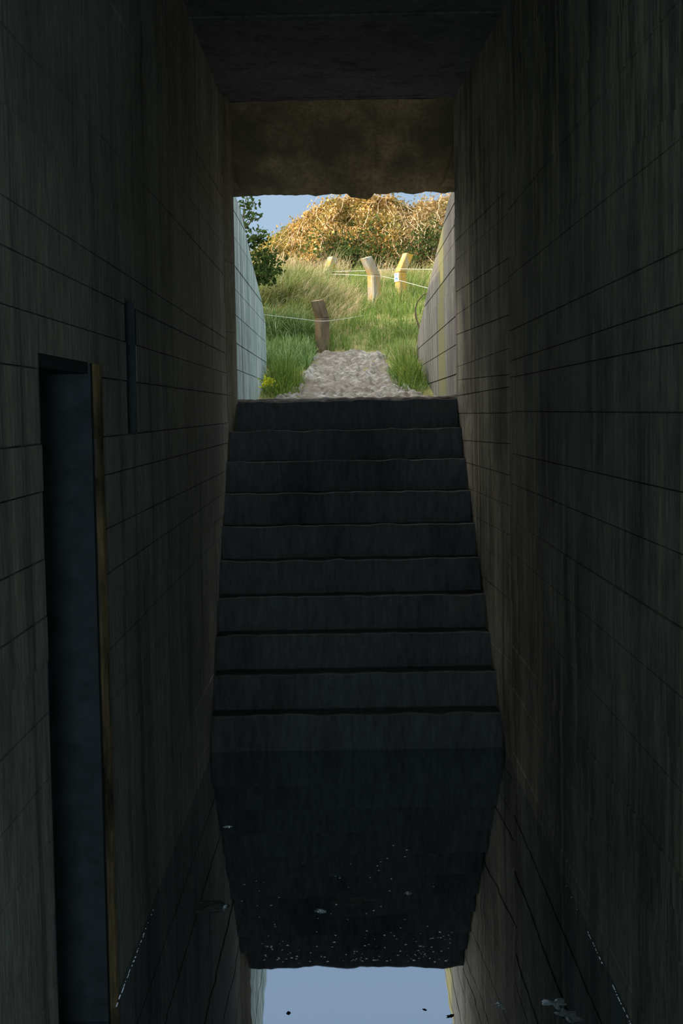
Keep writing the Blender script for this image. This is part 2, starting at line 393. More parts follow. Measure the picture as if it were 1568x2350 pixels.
o = mesh_obj('stairs', v, f, M_stair); tag(o, 'dark concrete stairs rising to the bunker mouth', 'stairs', kind='structure')
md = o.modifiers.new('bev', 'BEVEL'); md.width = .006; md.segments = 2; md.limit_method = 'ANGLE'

# lintel: sloping soffit across the mouth, ragged lower edge
v = []; f = []; nx = 60; ny = 10
def lint(i, j):
    x = -.665+1.35*i/nx; t = j/ny
    y = SILL_Y-.01 + .62*t; z = ZC-.005 + (2.755-ZC)*t
    wv = mnoise.noise((x*6, t*3, 2))*.008
    if j == ny: wv += mnoise.noise((x*11, 7, 1))*.012 + mnoise.noise((x*30, 3, 1))*.006 - (.022 if .04 < x < .17 else 0)
    return (x, y, z+wv)
for j in range(ny+1):
    for i in range(nx+1): v.append(lint(i, j))
for i in range(nx+1): p = lint(i, ny); v.append((p[0], p[1]+.05, p[2]+.025))
for i in range(nx+1): p = lint(i, ny); v.append((p[0], p[1]+.06, 3.9))
for i in range(nx+1): p = lint(i, ny); v.append((p[0], SILL_Y-.01, 3.9))
for j in range(ny+3):
    for i in range(nx):
        q = j*(nx+1)+i; f.append((q, q+1, q+nx+2, q+nx+1))
o = mesh_obj('lintel', v, f, M_lintel); tag(o, 'stained sloping concrete lintel over the bunker mouth', 'lintel', kind='structure')
# haunches where lintel meets the side walls
for sx, wd in ((-1, .082), (1, .105)):
    mb = MB(); x0 = -.648 if sx < 0 else .668
    p = [(SILL_Y-.005, ZC-.06), (SILL_Y+.64, ZC-.06), (SILL_Y+.64, 2.765), (SILL_Y+.42, 2.80)]
    b = len(mb.v)
    mb.v += [(x0, y, z) for y, z in p] + [(x0-sx*w_, y, z) for (y, z), w_ in zip(p, (.004, wd*.6, wd, wd*.75))]
    mb.f += [(0, 1, 2, 3), (7, 6, 5, 4), (0, 4, 5, 1), (1, 5, 6, 2), (2, 6, 7, 3), (3, 7, 4, 0)]
    o = mb.build('trim_2' if sx < 0 else 'trim_3', M_lintel); tag(o, 'brown concrete haunch at the %s end of the lintel' % ('left' if sx < 0 else 'right'), 'haunch', kind='structure')
mb = MB(); mb.box(-1.4, -.665, 7.9, 8.66, 2.4, 3.9); mb.box(.685, 1.4, 7.9, 8.66, 2.4, 3.9)
mb.box(-1.4, 1.4, YB-.2, 8.0, ZC+.45, 3.9)
o = mb.build('roof_slab', M_outer); tag(o, 'thick concrete roof slab of the bunker', 'roof', kind='structure')

# outer wing walls: horizontal boards cut to the falling top edge
def wing(name, X, sgn, prof_px, mat, label, seed):
    pts = [atX(x, y, X) for x, y in prof_px]; pr = [(p[1], p[2]) for p in pts]
    pr[0] = (SILL_Y-.0, max(pr[0][1], 2.80)+.05)
    def ztop(y):
        for (ya, za), (yb, zb) in zip(pr, pr[1:]):
            if ya <= y <= yb: return za+(zb-za)*(y-ya)/(yb-ya)
        return pr[-1][1]
    pr = [(SILL_Y, 3.3), (8.655, 3.3), (8.665, 2.84)] + [q for q in pr if q[0] > 8.7]
    ye = pr[-1][0]; rnd = random.Random(seed); mb = MB()
    rows = rows_from(1.2, 3.35, seed, .10, .2)
    for z0, z1 in zip(rows, rows[1:]):
        o0 = rnd.uniform(0, .006)
        # columns of the row, top clipped by the profile
        ny = 36; ys = [SILL_Y + (ye-SILL_Y)*i/ny for i in range(ny+1)]
        for ya, yb in zip(ys, ys[1:]):
            ta, tb = min(z1-.003, ztop(ya)), min(z1-.003, ztop(yb))
            if ta <= z0+.004 and tb <= z0+.004: continue
            ta, tb = max(ta, z0+.003), max(tb, z0+.003)
            xa = X-sgn*o0; xb = X+sgn*.05
            mb.box8([(xa, ya, z0+.003), (xa, yb, z0+.003), (xb, yb, z0+.003), (xb, ya, z0+.003), (xa, ya, ta), (xa, yb, tb), (xb, yb, tb), (xb, ya, ta)])
    # backing slab
    poly = [(SILL_Y, 1.2)] + [(y, z-.006) for y, z in pr] + [(ye, 1.2)]
    mb.prism(poly, lambda y, z: (X+sgn*.010, y, z), lambda y, z: (X+sgn*.28, y, z))
    o = mb.build(name, mat); tag(o, label, 'wall', kind='structure'); return ye
wing('wall_outer_left', -.650, -1, [(541, 470), (547, 470), (556, 505), (566, 550), (580, 612), (592, 660), (602, 700), (608, 735), (613, 770), (613, 800), (611, 850)], M_wingL, 'blue green stained concrete wing wall left of the sandy path', 41)
wing('wall_outer_right', .670, 1, [(1038, 455), (1029, 465), (1019, 510), (1006, 565), (990, 630), (975, 700), (965, 745), (959, 785), (957, 810), (959, 850)], M_wingR, 'grey concrete wing wall with a yellow green run of lichen', 42)

# ------------------------------------------------------------------ terrain
def ss(a, b, x):
    t = max(0.0, min(1.0, (x-a)/(b-a))); return t*t*(3-2*t)
BASE = [(7.5, 1.555), (10.3, 1.555), (11.0, 1.60), (11.8, 1.71), (13.0, 1.89), (14.0, 2.035), (14.8, 2.30), (15.6, 2.58), (16.2, 2.76), (17.0, 2.95), (18.0, 3.15), (20.0, 3.5), (23, 4.0), (27, 4.2), (60, 4.2)]
def base(y):
    for (a, za), (b, zb) in zip(BASE, BASE[1:]):
        if a <= y <= b: return za+(zb-za)*(y-a)/(b-a)
    return BASE[-1][1] if y > 50 else BASE[0][1]
def ground(x, y):
    z = base(y)
    z += ss(.95, 2.2, -x)*2.7*(1-ss(12.4, 14.8, y))
    z += ss(.95, 2.4, x)*1.3*(1-ss(13, 15.8, y))
    z += .36*math.exp(-(((x+.90)/.62)**2+((y-15.2)/.75)**2))
    z += .10*math.exp(-(((x-.85)/.35)**2+((y-15.0)/1.2)**2))
    z += .03*mnoise.noise((x*1.7, y*1.7, 0)) + .012*mnoise.noise((x*6, y*6, 3)) if y > 12.5 or abs(x) > .7 else 0
    return z
xs = np.concatenate([np.linspace(-9, -2, 18), np.linspace(-1.9, 1.9, 70), np.linspace(2, 9, 18)]); ys = np.concatenate([np.linspace(8.62, 20, 110), np.linspace(20.5, 50, 30)])
v = np.array([(x, y, ground(x, y)) for y in ys for x in xs]); nxx = len(xs)
f = np.array([(j*nxx+i, j*nxx+i+1, (j+1)*nxx+i+1, (j+1)*nxx+i) for j in range(len(ys)-1) for i in range(nxx-1)])
o = mesh_obj('ground', v, f, M_ground, smooth=True); tag(o, 'grassy dune ground beyond the bunker mouth', 'ground', kind='structure')
# side banks over the bunker
v = []; f = []
for xs_ in (np.linspace(-9, -1.35, 14), np.linspace(1.35, 9, 14)):
    b0 = len(v); yy = np.linspace(-4, 8.75, 20)
    for y in yy:
        for x in xs_: v.append((x, y, ground(x, 8.7) + .1*mnoise.noise((x, y, 0)) - .02))
    for j in range(19):
        for i in range(13): q = b0+j*14+i; f.append((q, q+1, q+15, q+14))
o = mesh_obj('ground_bank', v, f, M_ground, smooth=True); tag(o, 'earth banks heaped against the bunker sides', 'ground', kind='structure')
# sand path with trodden hollows
def path_lim(y):
    P = [(7.98, -.66, .68), (10.4, -.65, .68), (11.1, -.52, .62), (11.7, -.42, .52), (12.4, -.38, .42), (13.3, -.31, .41), (14.0, -.29, .43), (14.4, -.24, .40)]
    for (a, l0, r0_), (b, l1, r1) in zip(P, P[1:]):
        if a <= y <= b: t = (y-a)/(b-a); return l0+(l1-l0)*t, r0_+(r1-r0_)*t
    return P[-1][1:]
v = []; f = []; NX, NY = 90, 380
for j in range(NY+1):
    y = SILL_Y+.03+ (14.05-SILL_Y)*j/NY; l, r = path_lim(y)
    l += .05*mnoise.noise((y*2.3, 1, 0)) if y > 10 else 0; r += .05*mnoise.noise((y*2.3, 9, 0)) if y > 10 else 0
    for i in range(NX+1):
        x = l+(r-l)*i/NX; ed = min(i, NX-i)/NX
        h = .028*mnoise.noise((x*9, y*4.5, 0)) + .040*mnoise.noise((x*15, y*9, 4)) + .014*mnoise.noise((x*38, y*26, 4))
        k = ss(8.0, 8.1, y); k2 = .35+.65*ss(8.0, 11.5, y)
        z = base(y) + h*k2 + .02 - .05*(1-ss(0, .06, ed))*(1 if y > 10 else 0) + (.012*mnoise.noise((x*14, 2, 2)) - .004)*(1-k)
        z -= .025*(1-k)
        if j == 0: z -= .05
        v.append((x, y, z))
for j in range(NY):
    for i in range(NX): q = j*(NX+1)+i; f.append((q, q+1, q+NX+2, q+NX+1))
o = mesh_obj('sand_path', np.array(v), np.array(f), M_sand, smooth=True); tag(o, 'trodden sandy path climbing from the stairs to the grass', 'path', kind='structure')

# ------------------------------------------------------------------ grass
def blades(name, pts, lens, mat, seed, width=.006, lean=.5, wind=(0, 0), parent=None, loc=None, xlim=None):
    r = np.random.RandomState(seed); n = len(pts); pts = np.asarray(pts); lens = np.asarray(lens)
    az = r.uniform(0, 2*PI, n); ln = lean*np.abs(r.normal(.6, .45, n))
    dx = np.cos(az)*ln+wind[0]; dy = np.sin(az)*ln+wind[1]
    wa = r.uniform(0, PI, n); wx = np.cos(wa)*width/2*r.uniform(.6, 1.3, n); wy = np.sin(wa)*width/2
    V = np.zeros((n, 7, 3)); w3 = np.stack([wx, wy, np.zeros(n)], 1)
    for k, t in enumerate((0, .4, .75)):
        c = pts + np.stack([dx*lens*t*t, dy*lens*t*t, lens*t*(1-.28*t*ln)], 1); s = (1, .85, .55)[k]
        V[:, 2*k] = c-w3*s; V[:, 2*k+1] = c+w3*s
    V[:, 6] = pts + np.stack([dx*lens, dy*lens, lens*(1-.45*ln)], 1)
    if xlim: V[:, :, 0] = V[:, :, 0].clip(*xlim)
    b = (np.arange(n)*7)[:, None]
    Q = np.concatenate([b+np.array([0, 1, 3]), b+np.array([0, 3, 2]), b+np.array([2, 3, 5]), b+np.array([2, 5, 4]), b+np.array([4, 5, 6])], 0)
    return mesh_obj(name, V.reshape(-1, 3), Q, mat, parent, loc=loc)
def clump(p, seed):
    return np.array([1+1.1*mnoise.noise((x*3.1, y*3.1, seed)) + .7*mnoise.noise((x*8, y*8, seed+5)) for x, y, z in p]).clip(.35, 1.9)
def scatter(n, x0, x1, y0, y1, seed, keep=None):
    r = np.random.RandomState(seed); out = []
    while len(out) < n:
        x = r.uniform(x0, x1); y = r.uniform(y0, y1)
        if keep and not keep(x, y, r): continue
        if mnoise.noise((x*4.3, y*4.3, seed)) + .6*mnoise.noise((x*11, y*11, seed)) < r.uniform(-.75, .15): continue
        out.append((x, y, ground(x, y)-.01))
    return np.array(out)
def offpath(x, y):
    if y > 14.1: return True
    l, r_ = path_lim(y); return x < l+.02 or x > r_-.02
rg = np.random.RandomState(1)
# meadow beyond the path
p = scatter(20000, -1.9, 1.9, 13.85, 17.6, 51, lambda x, y, r: offpath(x, y) and abs(x) < .55+.08*(y-6) and not (x < -.40 and y > 14.7))
o = blades('grass', p, rg.uniform(.06, .18, len(p))*clump(p, 1), M_grass, 1, .006, .7); tag(o, 'green meadow grass growing beyond the end of the sandy path', 'grass', kind='stuff')
p = scatter(20000, -1.9, -.1, 14.4, 16.7, 52, lambda x, y, r: x < -.1-.25*r.uniform() and x > -.12*y)
o = blades('grass', p, rg.uniform(.10, .27, len(p))*clump(p, 2), M_olgrass, 2, .007, 1.1, (.2, -.1)); tag(o, 'long olive grass leaning over the hump left of the wire fence', 'grass', kind='stuff')
p = scatter(9000, -1.5, -.14, 13.0, 14.5, 53, lambda x, y, r: offpath(x, y) and x > -.09*y)
o = blades('grass', p, rg.uniform(.09, .22, len(p))*clump(p, 3), M_lush, 3, .007, .7); tag(o, 'lush bright green grass at the foot of the nearest fence post', 'grass', kind='stuff')
p = scatter(5500, -1.9, 1.4, 16.5, 18.6, 54, lambda x, y, r: r.uniform() < (.9 if x < .05 else .10))
o = blades('dry_grass', p, rg.uniform(.10, .26, len(p))*clump(p, 4), M_straw, 4, .006, .8, (.15, -.15)); tag(o, 'pale dry grass in front of the bramble thicket', 'grass', kind='stuff')
p = scatter(1000, -.50, .15, 14.9, 16.2, 55, lambda x, y, r: r.uniform() < .8)
o = blades('dry_grass', p, rg.uniform(.14, .30, len(p)), M_straw, 5, .0045, 1.0, (.5, -.2)); tag(o, 'grey leaning dry stalks behind the nearest fence post', 'grass', kind='stuff')

def tuft(cx, cy, spec, label, name='grass_tuft', extra=None):
    root = empty(name, (cx, cy, ground(cx, cy))); tag(root, label, 'grass tuft')
    for i, (n, rx, ry, l0, l1, mat, lean, wd) in enumerate(spec):
        r = np.random.RandomState(60+i+int(abs(cx)*100)); q = r.normal(0, .42, (n, 2))
        q = q[np.abs(q).max(1) < 1]
        xx, yy = q[:, 0]*rx, q[:, 1]*ry
        X = xx+cx; keep = (X > -.64) & (X < .66); xx, yy = xx[keep], yy[keep]
        zz = np.array([base(cy+b)-base(cy) for b in yy])
        hh = r.uniform(l0, l1, len(xx))*(1-.5*((xx/rx)**2+(yy/ry)**2).clip(0, 1))
        blades('blades' if i == 0 else 'under_blades', np.stack([xx, yy, zz-.015], 1), hh, mat, 70+i, wd, lean, parent=root, xlim=(-.638-cx, .658-cx))
    return root
def leaf_cloud(name, pts, size, mat, seed, parent=None, jitter=.5):
    r = np.random.RandomState(seed); n = len(pts)
    a = r.normal(size=(n, 3)); a /= np.linalg.norm(a, axis=1)[:, None]
    b = r.normal(size=(n, 3)); b -= (b*a).sum(1)[:, None]*a; b /= np.linalg.norm(b, axis=1)[:, None]
    c = np.cross(a, b); s = (size*r.uniform(1-jitter, 1+jitter, n))[:, None]
    V = np.stack([pts-a*s, pts+b*s*.55+c*s*.12, pts+a*s, pts-b*s*.55+c*s*.12], 1)
    i = (np.arange(n)*4)[:, None]
    Q = np.concatenate([i+np.array([0, 1, 2]), i+np.array([0, 2, 3])], 0)
    return mesh_obj(name, V.reshape(-1, 3), Q, mat, parent)

t1 = tuft(-.49, 11.8, [(900, .16, .75, .16, .34, M_tuft, .8, .006), (900, .22, .9, .06, .18, M_tuft, 1.0, .007)], 'bushy dark grass clump against the foot of the blue green wing wall')
r = np.random.RandomState(3); q = r.normal(0, 1, (60, 3))*np.array([.03, .08, .02])+np.array([-.08, -.72, .03])
leaf_cloud('yellow_leaves', q, .014, M_yel, 5, t1)['label'] = 'yellow green low leaves at the base'
t2 = tuft(.51, 12.0, [(1100, .15, .75, .14, .30, M_tuft, .9, .006), (800, .17, .85, .06, .16, M_lush, 1.1, .007)], 'rounded green grass clump against the foot of the grey wing wall')
t3 = tuft(-.53, 13.1, [(1000, .2, .6, .15, .32, M_lush, .8, .006)], 'tall bright grass clump behind the dark clump at the left wing wall')
t4 = tuft(.56, 13.5, [(700, .2, .6, .14, .30, M_grass, .8, .006)], 'straggly pale green grass clump past the end of the grey wing wall')

# ------------------------------------------------------------------ thicket on the dune
SIL = [(470, 640), (560, 592), (600, 566), (640, 536), (680, 508), (720, 480), (760, 464), (800, 450), (850, 440), (900, 453), (940, 470), (980, 464), (1010, 452), (1040, 440), (1100, 440), (1200, 470)]
SILX = [atY(x, y, 20.0) for x, y in SIL]
def ztop(x):
    for a, b in zip(SILX, SILX[1:]):
        if a[0] <= x <= b[0]: return a[2]+(b[2]-a[2])*(x-a[0])/(b[0]-a[0])
    return SILX[0][2] if x < 0 else SILX[-1][2]
def thicket(name, x0, x1, n, size, mat, seed, label, nstem, stemmat, fade=.12, zlo=-.05, cat='shrub', dy=0, shade_leaves=None):
    r = np.random.RandomState(seed); pts = []
    while len(pts) < n:
        x = r.uniform(x0-fade, x1+fade)
        w = ss(x0-fade, x0+fade, x)*(1-ss(x1-fade, x1+fade, x))
        if r.uniform() > w: continue
        t = r.uniform(zlo, 1)
        t = max(zlo, t)
        zg = 3.1; zt = ztop(x)
        lump = .34*mnoise.noise((x*1.8, t*2.2, seed)) + .24*mnoise.noise((x*4.5, t*5, seed+2))
        y = 18.35 + dy + 1.65*max(t, 0)**1.3 - lump + abs(r.normal(0, .16))
        z = zg+(zt-zg)*t + .10*mnoise.noise((x*3.3, 4, 0))*t + r.normal(0, .025)
        if t > .93 and r.uniform() < .25: z += abs(r.normal(0, .06))
        if r.uniform() < .22: y = 20 + r.uniform(0, 1.6); z = zt - .05 - .28*(y-20)**1.5*r.uniform(.7, 1.3)
        pts.append((x, y, z))
    cx = (x0+x1)/2; root = empty(name, (cx, 18.6+dy, ground(cx, 18.6+dy))); tag(root, label, cat)
    P = np.array(pts)-np.array(root.location)
    leaf_cloud('foliage', P, size, mat, seed, root)
    mb = MB(); rr = random.Random(seed)
    for k in range(nstem):
        x = rr.uniform(x0, x1); t = rr.uniform(0, .75); dx = rr.uniform(-.35, .35); L = rr.uniform(.25, .55); q = []
        for j in range(7):
            u = j/6; tt = t+L*(u-.18*u*u+.05*math.sin(u*7+k)); xx = x+dx*(u*.6+.4*u*u)+.025*math.sin(u*9+k*2)
            lump = .34*mnoise.noise((xx*1.8, tt*2.2, seed)) + .24*mnoise.noise((xx*4.5, tt*5, seed+2))
            q.append((xx-cx, 18.35+dy+1.65*max(tt, 0)**1.3-lump-.03+rr.uniform(-.03, .03)-(18.6+dy), 3.1+(ztop(xx)-3.1)*tt-root.location.z))
        mb.tube(q, [.005, .005, .0045, .004, .0035, .003, .0025], 4)
    mb.build('stems', stemmat, root)
    if shade_leaves:  # dark leaves painting shaded gaps, with some green undergrowth
        g = []
        for (ix, it, n_, sx_, st_) in shade_leaves:
            for k in range(n_):
                xx = ix+r.normal(0, sx_); tt = max(0, it+r.normal(0, st_))
                lump = .34*mnoise.noise((xx*1.8, tt*2.2, seed)) + .24*mnoise.noise((xx*4.5, tt*5, seed+2))
                g.append((xx-cx, 18.35+dy+1.65*tt**1.3-lump-abs(r.normal(.02, .09))-(18.6+dy), 3.1+(ztop(xx)-3.1)*tt-root.location.z))
        o_ = leaf_cloud('shade_gap_leaves', np.array(g), .019, M_dgreen, seed+1, root); o_['label'] = 'dark green leaves filling in for shaded gaps low in the thicket'
    return root
thicket('bramble_thicket', -.75, .72, 40000, .0205, M_gold, 101, 'large golden leaved bramble thicket on the dune behind the fence', 30, M_stem, shade_leaves=[(.0, .30, 1100, .13, .09), (.42, .20, 900, .20, .10), (.30, .45, 400, .18, .12), (-.35, .5, 300, .2, .15)])
thicket('bramble_thicket', .72, 2.4, 34000, .0185, M_brown, 102, 'brown twiggy bramble thicket at the right end of the dune crest', 60, M_stem, shade_leaves=[(.85, .25, 500, .15, .12), (1.1, .5, 500, .15, .1)])
thicket('bramble_thicket', -2.3, -.75, 26000, .020, M_olive, 103, 'lower olive and gold bramble sloping down on the left of the dune', 50, M_stem)

# dark leafy shrub by the left wing wall
sx, sy = -1.16, 13.6; root = empty('leafy_shrub', (sx, sy, ground(sx, sy))); tag(root, 'dark green leafy shrub hanging out above the blue green wing wall', 'shrub')
O = np.array(root.location); r = np.random.RandomState(9); pts = []; mb = MB()
br_px = [[(535, 640), (552, 560), (556, 510), (562, 470), (568, 440)], [(530, 620), (560, 560), (590, 545), (604, 552)], [(540, 640), (585, 585), (612, 585), (640, 605)], [(535, 600), (550, 520), (575, 478), (585, 462)], [(530, 640), (575, 620), (610, 612), (628, 625)], [(530, 600), (548, 540), (580, 505), (588, 498)], [(535, 650), (570, 640), (600, 632), (625, 640)]]
for bi, line in enumerate(br_px):
    P3 = [atY(x, y, 13.6+.12*((bi*37) % 5-2)) - O for x, y in line]
    P3.insert(0, np.array([.0+.02*bi, 0, -.03])); mb.tube(P3, [.012]+[.007-.0011*i for i in range(len(P3)-1)], 5)
    for a, b in zip(P3[1:], P3[2:]):
        for k in range(34 if bi in (0, 3, 5) else 125):
            t = r.uniform(); pts.append(a+(b-a)*t+r.normal(0, .04, 3)*np.array([1.0, 1.5, 1.0]))
mb.build('branches', M_stemd, root)
leaf_cloud('foliage', np.array(pts), .021, M_dgreen, 9, root)

# bare arched bramble stem by the right wing wall
mb = MB(); line = [(985, 672), (972, 676), (960, 690), (954, 706), (954, 725), (960, 745), (966, 765)]
P3 = [atY(x, y, 13.9) for x, y in line]; loc = np.array(P3[-1]); mb.tube([p-loc for p in P3], [.004, .005, .006, .007, .008, .008, .008], 6)
for p in P3[1:-1]:
    q = p-loc; mb.tube([q, q+np.array([.018, 0, .012])], [.002, .0008], 4)
o = mb.build('bramble_runner', M_stemd, loc=tuple(loc)); tag(o, 'bare dark bramble stem arching out beside the grey wing wall', 'bramble')

# ------------------------------------------------------------------ fence posts and wires
def post(px_base, px_w, Y, ztop_bend, zb, arm, rz, mat, label, wd=.10, plate=False):
    p = atY(px_base[0], px_base[1], Y); x, y, z = p
    root = empty('fence_post', (x, y, z), rz); tag(root, label, 'fence post', 'bent concrete fence posts')
    h = ztop_bend - z; w = wd/2
    mb = MB(); c = w*.22
    sec = [(-w+c, -w), (w-c, -w), (w, -w+c), (w, w-c), (w-c, w), (-w+c, w), (-w, w-c), (-w, -w+c)]
    n = 8
    lv = [-.4, h*.3, h*.65, h]
    for zz in lv: mb.v += [(a, b, zz) for a, b in sec]
    for k in range(len(lv)-1):
        for j in range(n): mb.f.append((k*n+j, k*n+(j+1) % n, (k+1)*n+(j+1) % n, (k+1)*n+j))
    mb.f.append(tuple(range(n))); mb.f.append(tuple(range(len(mb.v)-1, len(mb.v)-1-n, -1)))
    mb.build('shaft', mat, root)
    ax, az = arm; mb = MB()
    for u in (-.06, .0, .5, 1):
        s = max(u, 0)
        mb.v += [(a*(1-.08*s)+ax*s, b*(1-.08*s), h + az*s + (u*.15 if u < 0 else 0) - (a*(ax/az)*.45*s)) for a, b in sec]
    for k in range(3):
        for j in range(n): mb.f.append((k*n+j, k*n+(j+1) % n, (k+1)*n+(j+1) % n, (k+1)*n+j))
    mb.f.append(tuple(range(n))); mb.f.append(tuple(range(4*n-1, 3*n-1, -1)))
    mb.build('bent_arm', mat, root)
    if plate:
        pm = MB(); pm.box(-w-.006, -w-.0005, -.044, .044, h-.105, h-.012); pl = pm.build('marker_plate', M_white, root)
        pl['label'] = 'small white marker plate with blue figures'
        sm = MB(); bb = lambda a0, a1, z0, z1: sm.box(-w-.0085, -w-.006, a0, a1, z0, z1)
        bb(.006, .016, h-.05, h-.022); bb(-.016, .006, h-.029, h-.022); bb(-.022, -.014, h-.052, h-.022)
        bb(-.026, .030, h-.088, h-.066); bb(-.014, .016, h-.066, h-.058)
        sm.build('blue_figures', M_blue, pl)
    return root
# nearest: leans left, in shade
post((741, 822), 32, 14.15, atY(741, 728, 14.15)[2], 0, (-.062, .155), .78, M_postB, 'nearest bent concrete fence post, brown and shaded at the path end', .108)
post((859, 696), 28, 15.6, atY(859, 631, 15.6)[2], 0, (-.10, .175), .65, M_postG, 'grey and yellow bent concrete post leaning left in front of the thicket', .105)
post((921, 690), 26, 16.0, atY(921, 624, 16.0)[2], 0, (.095, .19), .50, M_postY, 'yellow lichened bent post leaning right with a small white marker plate', .098, True)
post((754, 650), 22, 17.3, atY(754, 622, 17.3)[2], 0, (.075, .155), .6, M_postG, 'farthest bent concrete post half hidden in dry grass', .10)

def wire(px, label, r=.0016, barbs=True):
    P3 = [atY(x, y, Y) for x, y, Y in px]; loc = np.array(P3[0]); fine = []
    for a, b in zip(P3, P3[1:]):
        m = max(2, int(np.linalg.norm(b-a)/.12))
        for k in range(m): fine.append(a+(b-a)*k/m - loc)
    fine.append(P3[-1]-loc)
    fine = [p - np.array([0, 0, .0]) for p in fine]
    mb = MB(); mb.tube(fine, r, 5)
    o = mb.build('fence_wire', M_wire, loc=tuple(loc)); tag(o, label, 'wire', 'fence wires strung between the posts'); return o
wire([(640, 628, 17.6), (742, 624, 17.2), (765, 623, 17.2), (850, 621, 15.75), (914, 617, 15.9), (990, 618, 15.0), (1100, 622, 14.5)], 'upper thin fence wire crossing in front of the bramble thicket')
wire([(600, 620, 17.7), (690, 630, 17.3), (755, 629, 17.2), (843, 632, 15.5), (860, 633.5, 15.5), (876, 634, 15.6), (900, 639, 15.5), (966, 657, 14.9), (1010, 668, 14.2), (1060, 680, 14.0)], 'second fence wire bent round the grey and yellow post')
wire([(560, 716, 13.5), (612, 723, 13.7), (700, 733, 13.96), (724, 736.5, 14.03), (742, 737, 14.05), (757, 736, 14.1), (800, 730, 14.6), (870, 718, 15.4)], 'lower fence wire caught on the nearest brown post', .0020)

# ------------------------------------------------------------------ things on the water
def blob_mesh(name, rx, ry, rz, seed, mat, seg=10, rough=.25):
    mb = MB(); rnd = random.Random(seed); rings = 4
    mb.v.append((0, 0, rz))
    for k in range(1, rings+1):
        a = k/rings*PI/2
        for j in range(seg):
            th = 2*PI*j/seg; e = 1+rough*mnoise.noise((math.cos(th)*1.5+seed, math.sin(th)*1.5, k*.3))
            mb.v.append((math.sin(a)*math.cos(th)*rx*e, math.sin(a)*math.sin(th)*ry*e, rz*math.cos(a)-(.0006 if k == rings else 0)))
    for j in range(seg): mb.f.append((0, 1+j, 1+(j+1) % seg))
    for k in range(rings-1):
        for j in range(seg): mb.f.append((1+k*seg+j, 1+(k+1)*seg+j, 1+(k+1)*seg+(j+1) % seg, 1+k*seg+(j+1) % seg))
    mb.f.append(tuple(range(1+(rings-1)*seg, 1+rings*seg)))
    return mb
fl = []
rnd = random.Random(77)
px = [(595, 2105), (630, 2122), (632, 2127), (616, 2148), (622, 2078), (666, 2187), (649, 2208), (686, 2211), (713, 2187), (752, 2207), (745, 2197), (770, 2147), (841, 2097), (875, 2080), (858, 2090), (727, 2139), (982, 2126), (1011, 2140), (1006, 2152), (966, 2143), (1018, 2149), (1038, 2140), (955, 2161), (920, 2130), (884, 2175), (832, 2206), (858, 2199), (871, 2195), (889, 2206), (975, 2191), (1014, 2183), (930, 2110), (695, 1980), (770, 2011), (780, 2015), (595, 2045), (588, 2022), (606, 2025), (640, 2060), (850, 2014), (870, 1998), (800, 2037), (930, 1966), (1020, 1970), (560, 2030), (555, 2068), (1080, 2190), (1105, 2178), (895, 2045)]
px += [(rnd.uniform(598, 1032), 2210-abs(rnd.gauss(0, 22))-2) for _ in range(60)]
px += [(rnd.uniform(830, 1040), 2200-abs(rnd.gauss(0, 40))) for _ in range(30)]
px += [(rnd.uniform(560, 1000), rnd.uniform(1930, 2200)) for _ in range(22)]
src = []
for k, (x, y) in enumerate(px):
    p = atZ(x, y, 0)
    if k < 4:
        s = blob_mesh('f', .004, .004, .0009, k, M_foam, 8).build('water_fleck', M_foam); src.append(s); o = s
    else:
        o = src[k % 4].copy(); COL.objects.link(o)
    sc = rnd.uniform(.45, 1.15); o.location = (p[0], p[1], 0.0003); o.scale = (sc*rnd.uniform(.8, 1.3), sc*rnd.uniform(.8, 1.4), sc)
    tag(o, 'tiny white fleck floating on the dark water below the stairs', 'fleck', 'white flecks floating on the water')
def foamline(x_w, segs, label, side):
    mb = MB(); r = random.Random(5 if side > 0 else 6)
    for ya, yb, dens, rad in segs:
        y = ya
        while y < yb:
            ln = r.uniform(.004, .03)*dens; rx = rad*r.uniform(.6, 1.2)
            b = len(mb.v)
            x = x_w + side*r.uniform(.0, .0015)
            for (dx, dz) in ((-rx, 0), (0, rx*.22), (rx, 0)):
                mb.v.append((x+dx, y, dz)); mb.v.append((x+dx, y+ln, dz))
            mb.f += [(b, b+1, b+3, b+2), (b+2, b+3, b+5, b+4), (b, b+2, b+4), (b+1, b+5, b+3)]
            y += ln + r.uniform(.002, .03)/dens
    o = mb.build('foam_line', M_foam); tag(o, label, 'foam', kind='stuff')
foamline(XR-.012, [(3.50, 3.78, 1.2, .0022), (3.92, 4.18, 1.0, .0020), (4.3, 4.75, .25, .0016)], 'thin white foam line along the foot of the right passage wall', -1)
foamline(XL+.012, [(3.68, 4.05, 1.3, .0022), (4.06, 4.25, .7, .0020), (4.3, 4.45, .35, .0018)], 'thin white foam line along the foot of the left passage wall', 1)

def lump(name, px_c, sx, sy, h, mat, label, cat, seed, rz=0, rough=.8):
    p = atZ(px_c[0], px_c[1], 0); mb = blob_mesh(name, sx, sy, h, seed, mat, 28, rough)
    for i, v_ in enumerate(mb.v):
        mb.v[i] = (v_[0], v_[1], v_[2]*(1+.7*mnoise.noise((v_[0]*60, v_[1]*60, seed))))
    o = mb.build(name, mat, loc=(p[0], p[1], -.0005)); o.rotation_euler = (0, 0, rz); tag(o, label, cat); return o
l1 = lump('floating_clump', (480, 2081), .058, .045, .010, M_debris, 'sodden grey green clump half sunk in the water on the left', 'debris', 3, -.15)
l1x = blob_mesh('e', .012, .022, .006, 8, M_scum, 14, .9).build('wet_edge', M_scum, l1, loc=(.048, -.006, .001)); l1x['label'] = 'bright wet end of the clump'
lump('sunken_stone', (805, 2062), .065, .06, .004, M_debris, 'low dark stone just breaking the water left of centre', 'stone', 4)
